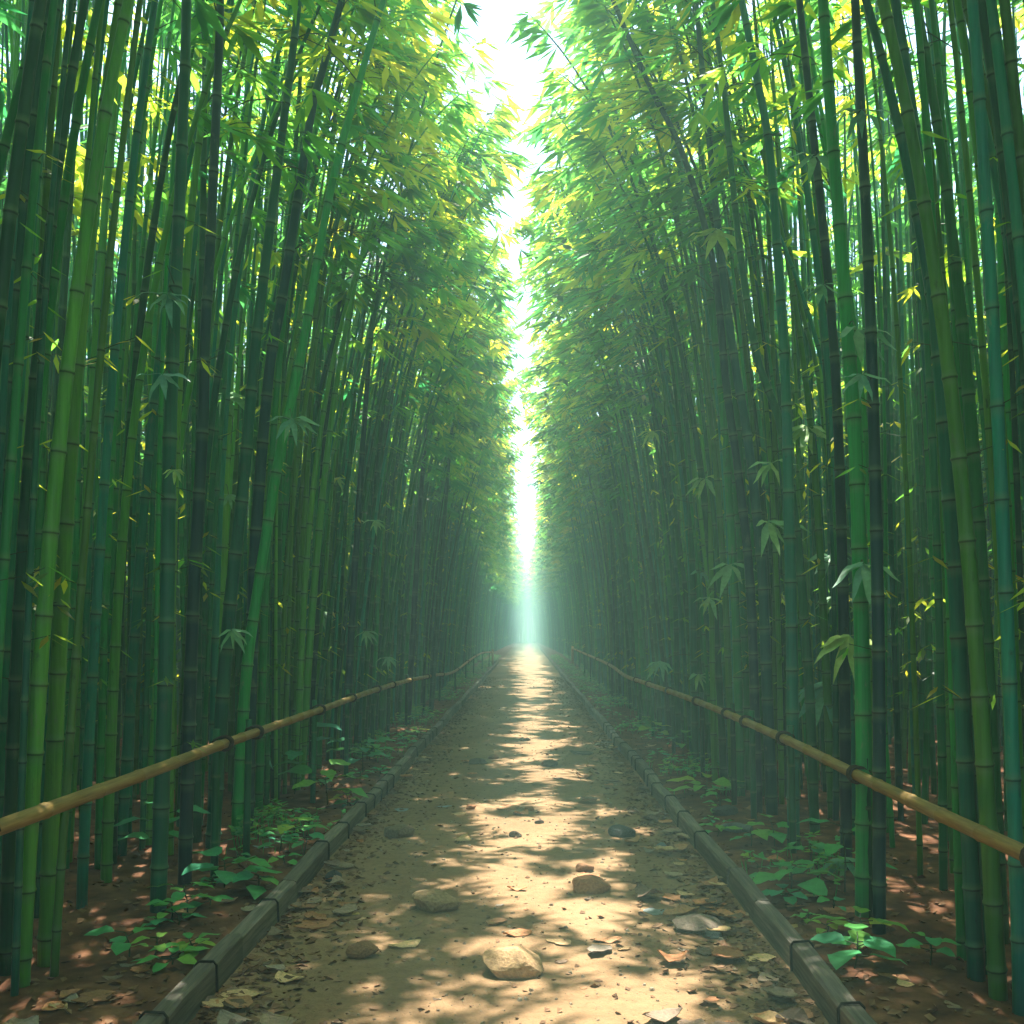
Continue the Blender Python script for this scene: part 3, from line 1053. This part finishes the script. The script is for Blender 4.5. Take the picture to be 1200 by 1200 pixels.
def dry(px, py, w, col, lab, grp=None, rng=R, p=None, flat=False):
    p = p or ground(px, py)
    o = link('dry_leaf', rng.choice(DRYV), None, col)
    s = w
    o.location = p
    o.scale = (s, s, s * (0.35 if flat else rng.uniform(0.5, 1.0)))
    o.rotation_euler = (rng.uniform(-0.08, 0.08), rng.uniform(-0.08, 0.08), rng.uniform(0, 6.28))
    tag(o, lab, 'dry leaf', grp)
    return o


LEAVES = [
    (473, 1109, 38, TAN, 'flat rounded tan dry leaf at the bottom left of the path', 1),
    (654, 1105, 38, TAN, 'pale tan dry leaf lying flat at the bottom, right of centre', 1),
    (710, 1104, 34, BROWN, 'folded brown dry leaf at the bottom right of the path', 0),
    (606, 1044, 22, RUST, 'small curled brown leaf in the largest sun patch', 0),
    (581, 1083, 30, BROWN, 'curled brown leaf above the bottom centre rock', 0),
    (606, 1096, 32, RUST, 'crumpled reddish leaf just above the bottom centre rock', 0),
    (542, 985, 28, TAN, 'pale upturned leaf left of the path centre', 0),
    (595, 948, 26, BROWN, 'curled brown leaf at mid path', 0),
    (610, 955, 20, RUST, 'reddish curled leaf beside the rounded tan stone', 0),
    (537, 955, 18, TAN, 'pale leaf left of mid path', 1),
    (470, 950, 24, BLUEG, 'blue-grey dry leaf close to the left kerb', 1),
    (520, 946, 18, BLUEG, 'small blue-grey leaf left of mid path', 1),
    (305, 993, 20, BLUEG, 'pale blue-grey leaf on the left soil beside the seedlings', 1),
    (215, 1113, 40, RUST, 'large rust-coloured leaf on the left soil at the lower left corner', 0),
    (370, 1085, 46, RUST, 'large curled rust leaf beside the lower left kerb', 0),
    (358, 1065, 34, BROWN, 'brown curled leaf propped against the left kerb', 0),
    (408, 1072, 26, OCHRE, 'ochre dry leaf in the litter of the left kerb', 1),
    (352, 1040, 28, RUST, 'reddish leaf near the round dark pebble by the left kerb', 0),
    (800, 1072, 46, BROWN, 'long brown leaf behind the long smooth grey rock', 0),
    (845, 1075, 40, RUST, 'reddish broken sheath beside the right kerb', 0),
    (770, 1070, 34, BLUEG, 'bluish grey leaf left of the right kerb litter', 1),
    (985, 1068, 34, RUST, 'rust brown leaf standing on the right soil verge', 0),
    (932, 1062, 24, RUST, 'terracotta brown leaf on the right verge behind the kerb', 0),
    (930, 1086, 16, OCHRE, 'yellow ochre fallen leaf beside the right kerb', 1),
    (888, 1125, 36, TAN, 'tan leaf at the bottom right against the kerb', 0),
    (681, 884, 28, DARK, 'dark twig-like leaf farther up the path on the right', 0),
    (615, 868, 16, DARK, 'dark leaf scrap far up the path centre', 0),
    (685, 912, 20, BROWN, 'brown curled leaf on the right half of the path', 0),
    (654, 913, 15, DARK, 'dark leaf scrap right of the path centre', 0),
]
for i, (px, py, w, col, lab, fl) in enumerate(LEAVES):
    p = ground(px, py)
    dry(px, py, w * p.y / F, col, lab, None, random.Random(1500 + i), p, bool(fl))

rng = random.Random(91)
cols = [BROWN, RUST, DARK, GREY, (0.24, 0.17, 0.12), (0.33, 0.24, 0.16), TAN, (0.2, 0.13, 0.09)]
for k in range(262):
    zone = rng.choices(['left kerb', 'right kerb', 'open path', 'left soil', 'right soil'], [60, 85, 26, 34, 34])[0]
    y = 3.9 + rng.random() ** 2.3 * 11
    if zone == 'left kerb':
        x = PATH_L + 0.03 + rng.expovariate(6.5)
    elif zone == 'right kerb':
        x = PATH_R - 0.03 - rng.expovariate(4.5)
    elif zone == 'open path':
        x = rng.uniform(-1.0, 0.9)
    elif zone == 'left soil':
        x = PATH_L - 0.14 - rng.random() * 0.55
    else:
        x = PATH_R + 0.14 + rng.random() * 0.6
    w = rng.uniform(0.06, 0.19) if 'kerb' in zone else rng.uniform(0.03, 0.08) if zone == 'open path' else rng.uniform(0.06, 0.16)
    z = 0.004 if 'soil' not in zone else soil_z(x, y)
    z += 0.025 * rng.random() if 'kerb' in zone else 0
    txt = {'left kerb': 'small dry leaf in the drift of litter along the left kerb', 'right kerb': 'small dry leaf in the drift of litter along the right kerb',
           'open path': 'small leaf scrap scattered on the open path', 'left soil': 'small dry leaf on the bare soil between left kerb and bamboo',
           'right soil': 'small dry leaf on the bare soil between right kerb and bamboo'}[zone]
    dry(0, 0, w, rng.choice(cols), txt, txt.replace('small dry leaf', 'dry leaves').replace('small leaf scrap', 'leaf scraps'), rng, Vector((x, y, z)))

# crumbs of litter: uncountable
mb = MB()
for k in range(17000):
    y = 3.6 + rng.random() ** 1.7 * 32
    r = rng.random()
    if r < 0.26:
        x = PATH_L + 0.02 + rng.expovariate(7)
    elif r < 0.52:
        x = PATH_R - 0.02 - rng.expovariate(6)
    elif r < 0.61:
        x = rng.uniform(PATH_L, PATH_R)
    elif r < 0.80:
        x = PATH_L - 0.12 - rng.random() ** 1.5 * 3.0
    else:
        x = PATH_R + 0.12 + rng.random() ** 1.5 * 3.0
    z = (0.006 if PATH_L < x < PATH_R else soil_z(x, y) + 0.004)
    a = rng.uniform(0, 6.28)
    L = rng.uniform(0.012, 0.07) * (0.6 if 0.52 < r < 0.61 else 1)
    d = Vector((math.cos(a), math.sin(a), 0)); s = Vector((-d.y, d.x, 0)) * L * rng.uniform(0.2, 0.45)
    b = Vector((x, y, z)); h = L * rng.uniform(0.05, 0.4)
    mb.add([b - d * L * 0.5, b + s + UP * h, b + d * L * 0.5 + UP * h * rng.random(), b - s + UP * h * 0.3, b - UP * 0.006], [(0, 1, 2), (0, 2, 3), (0, 4, 1), (1, 4, 2), (2, 4, 3), (3, 4, 0)])
o = link('leaf_litter', mb.mesh('leaf_litter', M['litter']))
tag(o, 'crumbled dry leaf litter strewn along both kerbs and over the soil', 'leaf litter')
o['kind'] = 'stuff'

# ---------------------------------------------------------------- seedlings
def plant(p, size, nleaf, tint, lab, rng, grp=None, tall=0.35, narrow=0.5):
    o = empty('seedling', p)
    sb = MB()
    top = Vector((rng.uniform(-0.1, 0.1) * size, rng.uniform(-0.1, 0.1) * size, size * tall))
    sb.tube([Vector((0, 0, -0.03)), top * 0.5 + Vector((0.01, 0, 0)), top], [0.005, 0.004, 0.003], 5)
    a0 = rng.uniform(0, 6.28)
    for k in range(nleaf):
        a = a0 + k * 2.4 + rng.uniform(-0.3, 0.3)
        el = 0.10 + 0.55 * (k / nleaf)
        st = top * (0.45 + 0.55 * k / max(1, nleaf - 1))
        d = Vector((math.cos(a), math.sin(a), el * 0.5)).normalized()
        L = size * rng.uniform(0.38, 0.58)
        b = st + d * L * 0.35
        sb.tube([st, b], [0.0035, 0.0025], 4, cap=False)
        lb = MB()
        lb.leaf8(b, Vector((d.x, d.y, 0.12)).normalized(), UP + rv(0.22, rng), L, L * rng.uniform(narrow * 0.9, narrow * 1.15), min(1, max(0, tint + rng.uniform(-0.15, 0.15))), 0.22, 0.16, True)
        link('leaf', lb.mesh('leaf', M['plant'], True), o)
    link('stem', sb.mesh('stem', M['twig'], True), o)
    tag(o, lab, 'plant', grp)


PLANTS = [
    (190, 1010, 78, 6, 0.25, 'dark green broad-leaved seedling at the left edge beside the nearest culm', 0.75, 0.5),
    (262, 1040, 86, 7, 0.40, 'bright green seedling cluster left of the kerb, the fuller of two neighbours', 0.35, 0.62),
    (300, 1046, 66, 6, 0.38, 'bright green seedling touching the left kerb beside the fuller one', 0.30, 0.62),
    (246, 1060, 48, 4, 0.35, 'small low seedling in front of the bright clusters on the left', 0.15, 0.6),
    (208, 1084, 52, 4, 0.30, 'low dark seedling by the foot of the nearest left culm', 0.2, 0.6),
    (345, 980, 56, 6, 0.65, 'yellow-green seedling on the soil midway along the left verge', 0.25, 0.55),
    (332, 1012, 40, 4, 0.55, 'little yellow-green seedling at the back of the left kerb', 0.2, 0.5),
    (384, 945, 88, 8, 0.50, 'leafy green seedling with pointed leaves against the left bamboo wall', 0.5, 0.45),
    (345, 930, 92, 6, 0.02, 'bluish large-leaved plant growing between the left culms', 0.9, 0.45),
    (425, 905, 56, 6, 0.15, 'bluish green seedling farther along the left bamboo feet', 0.6, 0.5),
    (440, 892, 50, 6, 0.55, 'small green seedling under the left rail', 0.4, 0.5),
    (880, 992, 60, 6, 0.50, 'green seedling with spread leaves in front of the bright teal culm', 0.3, 0.5),
    (908, 992, 56, 6, 0.45, 'taller green seedling at the foot of the bright teal culm', 0.5, 0.55),
    (926, 1044, 86, 8, 0.42, 'wide star-shaped green seedling beside the right kerb', 0.3, 0.5),
    (990, 1045, 92, 5, 0.38, 'seedling with one long hanging leaf near the right edge', 0.8, 0.4),
    (948, 1010, 44, 4, 0.32, 'small dark seedling behind the star-shaped one on the right', 0.4, 0.6),
    (1000, 1135, 96, 7, 0.35, 'broad green seedling in the lower right corner', 0.35, 0.65),
    (1012, 1105, 80, 6, 0.72, 'sunlit yellow-green seedling at the lower right edge', 0.35, 0.6),
    (968, 1092, 40, 4, 0.92, 'small yellow seedling beside fallen leaves on the right', 0.25, 0.6),
    (886, 1018, 26, 2, 0.40, 'tiny sprout near the right kerb', 0.2, 0.7),
    (975, 1065, 36, 3, 0.35, 'tiny dark sprout in front of the rust leaf on the right', 0.3, 0.6),
    (825, 932, 62, 8, 0.70, 'yellow-green seedling at the feet of the right wall', 0.25, 0.45),
    (800, 885, 44, 6, 0.45, 'green seedling under the middle of the right rail', 0.5, 0.5),
    (768, 865, 40, 6, 0.62, 'light green seedling where the right verge turns grassy', 0.4, 0.5),
]
for i, (px, py, w, n_, tint, lab, tall, nar) in enumerate(PLANTS):
    p = ground(px, py)
    plant(p, w * p.y / F * 1.05, n_, tint, lab, random.Random(2000 + i), None, tall, nar)

rng = random.Random(2222)
for k in range(46):
    side = rng.choice((-1, 1))
    y = 4.6 + rng.random() ** 1.2 * 14
    x = (PATH_L - 0.2 - rng.random() * 0.5) if side < 0 else (PATH_R + 0.2 + rng.random() * 0.5)
    sd = 'left' if side < 0 else 'right'
    tall = rng.uniform(0.15, 0.6)
    plant(Vector((x, y, soil_z(x, y))), rng.uniform(0.14, 0.30), rng.randint(4, 8), rng.uniform(0.2, 0.75), f'small green seedling scattered on the {sd} verge between kerb and bamboo', rng,
          f'small seedlings scattered on the {sd} verge', tall, rng.uniform(0.42, 0.65))

# loose gravel pressed into the sand: uncountable
mb = MB()
for k in range(3200):
    y = 3.6 + rng.random() ** 1.6 * 18
    x = rng.uniform(PATH_L + 0.02, PATH_R - 0.02)
    r = 0.003 + 0.013 * rng.random() ** 3
    ks = [rng.uniform(0.7, 1.3) for _ in range(5)]
    c = Vector((x, y, 0.004))
    a0 = rng.uniform(0, 6)
    ring = [c + Vector((math.cos(a0 + i * 1.2566), math.sin(a0 + i * 1.2566), 0)) * r * ks[i] for i in range(5)]
    up = [c + Vector((math.cos(a0 + i * 1.2566), math.sin(a0 + i * 1.2566), 0)) * r * ks[i] * 0.55 + UP * r * rng.uniform(0.5, 0.9) for i in range(5)]
    mb.add(ring + up, [(i, (i + 1) % 5, 5 + (i + 1) % 5, 5 + i) for i in range(5)] + [(5, 6, 7, 8, 9)])
o = link('gravel', mb.mesh('gravel', mat_simple('gravel_stone', [(0.3, (0.10, 0.075, 0.05)), (0.5, (0.24, 0.18, 0.12)), (0.7, (0.42, 0.35, 0.26))], 6, 0.9, (0.2, 0.003), vec='world')))
tag(o, 'loose fine gravel pressed into the sandy path', 'gravel')
o['kind'] = 'stuff'

# low green cover on the verges farther along
mb = MB()
rng = random.Random(17)
for k in range(7500):
    side = rng.choice((-1, 1))
    y = 6.0 + rng.random() ** 1.2 * 60
    clump = math.sin(y * 1.15 + side * 1.3) + 0.6 * math.sin(y * 2.7 + side)
    if clump < (0.55 if y < 16 else -0.05 if y < 24 else -0.6) + rng.uniform(-0.3, 0.3):
        continue
    off = 0.16 + rng.random() ** 0.7 * 0.62
    x = (PATH_L - off) if side < 0 else (PATH_R + off)
    if rng.random() < 0.35:
        x = side * (front(side, y) - rng.random() * 0.2)
    z = soil_z(x, y)
    hgt = rng.uniform(0.02, 0.11) * (1.5 if abs(x) > 1.85 else 1.0)
    base = Vector((x, y, z)) + UP * hgt
    t0 = rng.uniform(0.35, 0.8)
    for j in range(rng.randint(2, 4)):
        a = rng.uniform(0, 6.28)
        d = Vector((math.cos(a), math.sin(a), rng.uniform(-0.1, 0.5))).normalized()
        L = rng.uniform(0.04, 0.10)
        mb.leaf2(base, d, UP + rv(0.4, rng), L, L * 0.5, min(1, t0 + rng.uniform(-0.1, 0.1)))
    mb.leaf2(Vector((x, y, z - 0.01)), Vector((rng.uniform(-0.2, 0.2), rng.uniform(-0.2, 0.2), 1)).normalized(), Vector((0, 1, 0)), hgt + 0.02, 0.008, 0.4)
o = link('ground_cover', mb.mesh('ground_cover', M['plant']))
tag(o, 'low bright green ground cover on both verges farther along the path', 'ground cover')
o['kind'] = 'stuff'

# ---------------------------------------------------------------- haze
hz = MB()
x0, x1, y0, y1, z0, z1 = -64, 64, -16, 222, -1.2, 11.6
hz.add([(x0, y0, z0), (x1, y0, z0), (x1, y1, z0), (x0, y1, z0), (x0, y0, z1), (x1, y0, z1), (x1, y1, z1), (x0, y1, z1)],
       [(0, 3, 2, 1), (4, 5, 6, 7), (0, 1, 5, 4), (1, 2, 6, 5), (2, 3, 7, 6), (3, 0, 4, 7)])
hm, nt, out = new_mat('haze_air')
pv = N(nt, 'ShaderNodeVolumePrincipled', inp={'Density': 0.0110, 'Anisotropy': 0.1})
pv.inputs['Color'].default_value = (0.55, 0.97, 0.82, 1)
nt.links.new(pv.outputs[0], out.inputs['Volume'])
o = link('haze', hz.mesh('haze', hm))
tag(o, 'pale mint haze thickening towards the far end of the path', 'haze')
o['kind'] = 'stuff'

# ---------------------------------------------------------------- light
SUN_EL, SUN_AZ = math.radians(68), math.radians(-4)
w = bpy.data.worlds.new('World')
scene.world = w
w.use_nodes = True
nt = w.node_tree
bg = nt.nodes['Background']
sky = nt.nodes.new('ShaderNodeTexSky')
sky.sky_type = 'NISHITA'
sky.sun_disc = False
sky.sun_elevation = SUN_EL
sky.sun_rotation = SUN_AZ
sky.dust_density = 1.2
sky.air_density = 1.0
nt.links.new(sky.outputs[0], bg.inputs[0])
bg.inputs[1].default_value = 0.09
S = Vector((math.sin(SUN_AZ) * math.cos(SUN_EL), math.cos(SUN_AZ) * math.cos(SUN_EL), math.sin(SUN_EL)))
sl = bpy.data.lights.new('sun', 'SUN')
sl.energy = 2.4
sl.angle = math.radians(0.5)
sl.color = (1.0, 0.95, 0.85)
so = bpy.data.objects.new('sun', sl)
C.objects.link(so)
so.location = (0, 0, 30)
so.rotation_euler = S.to_track_quat('Z', 'Y').to_euler()

# ---------------------------------------------------------------- camera
cd = bpy.data.cameras.new('camera')
cam = bpy.data.objects.new('camera', cd)
C.objects.link(cam)
cam.location = (0, 0, CAM_H)
cam.rotation_euler = (math.pi / 2, 0, 0)
cd.sensor_width = 36
cd.lens = 36
cd.shift_x = -(VX - 600) / 1200
cd.shift_y = (VY - 600) / 1200
cd.clip_end = 2000
cd.clip_start = 0.05
scene.camera = cam

scene.view_settings.view_transform = 'Standard'
scene.view_settings.look = 'None'
scene.view_settings.exposure = 3.05
scene.view_settings.gamma = 1
scene.render.engine = 'CYCLES'
cy = scene.cycles
cy.use_denoising = True
cy.max_bounces = 7
cy.diffuse_bounces = 5
cy.glossy_bounces = 2
cy.transmission_bounces = 4
cy.volume_bounces = 0
cy.sample_clamp_indirect = 8
scene.render.use_persistent_data = False
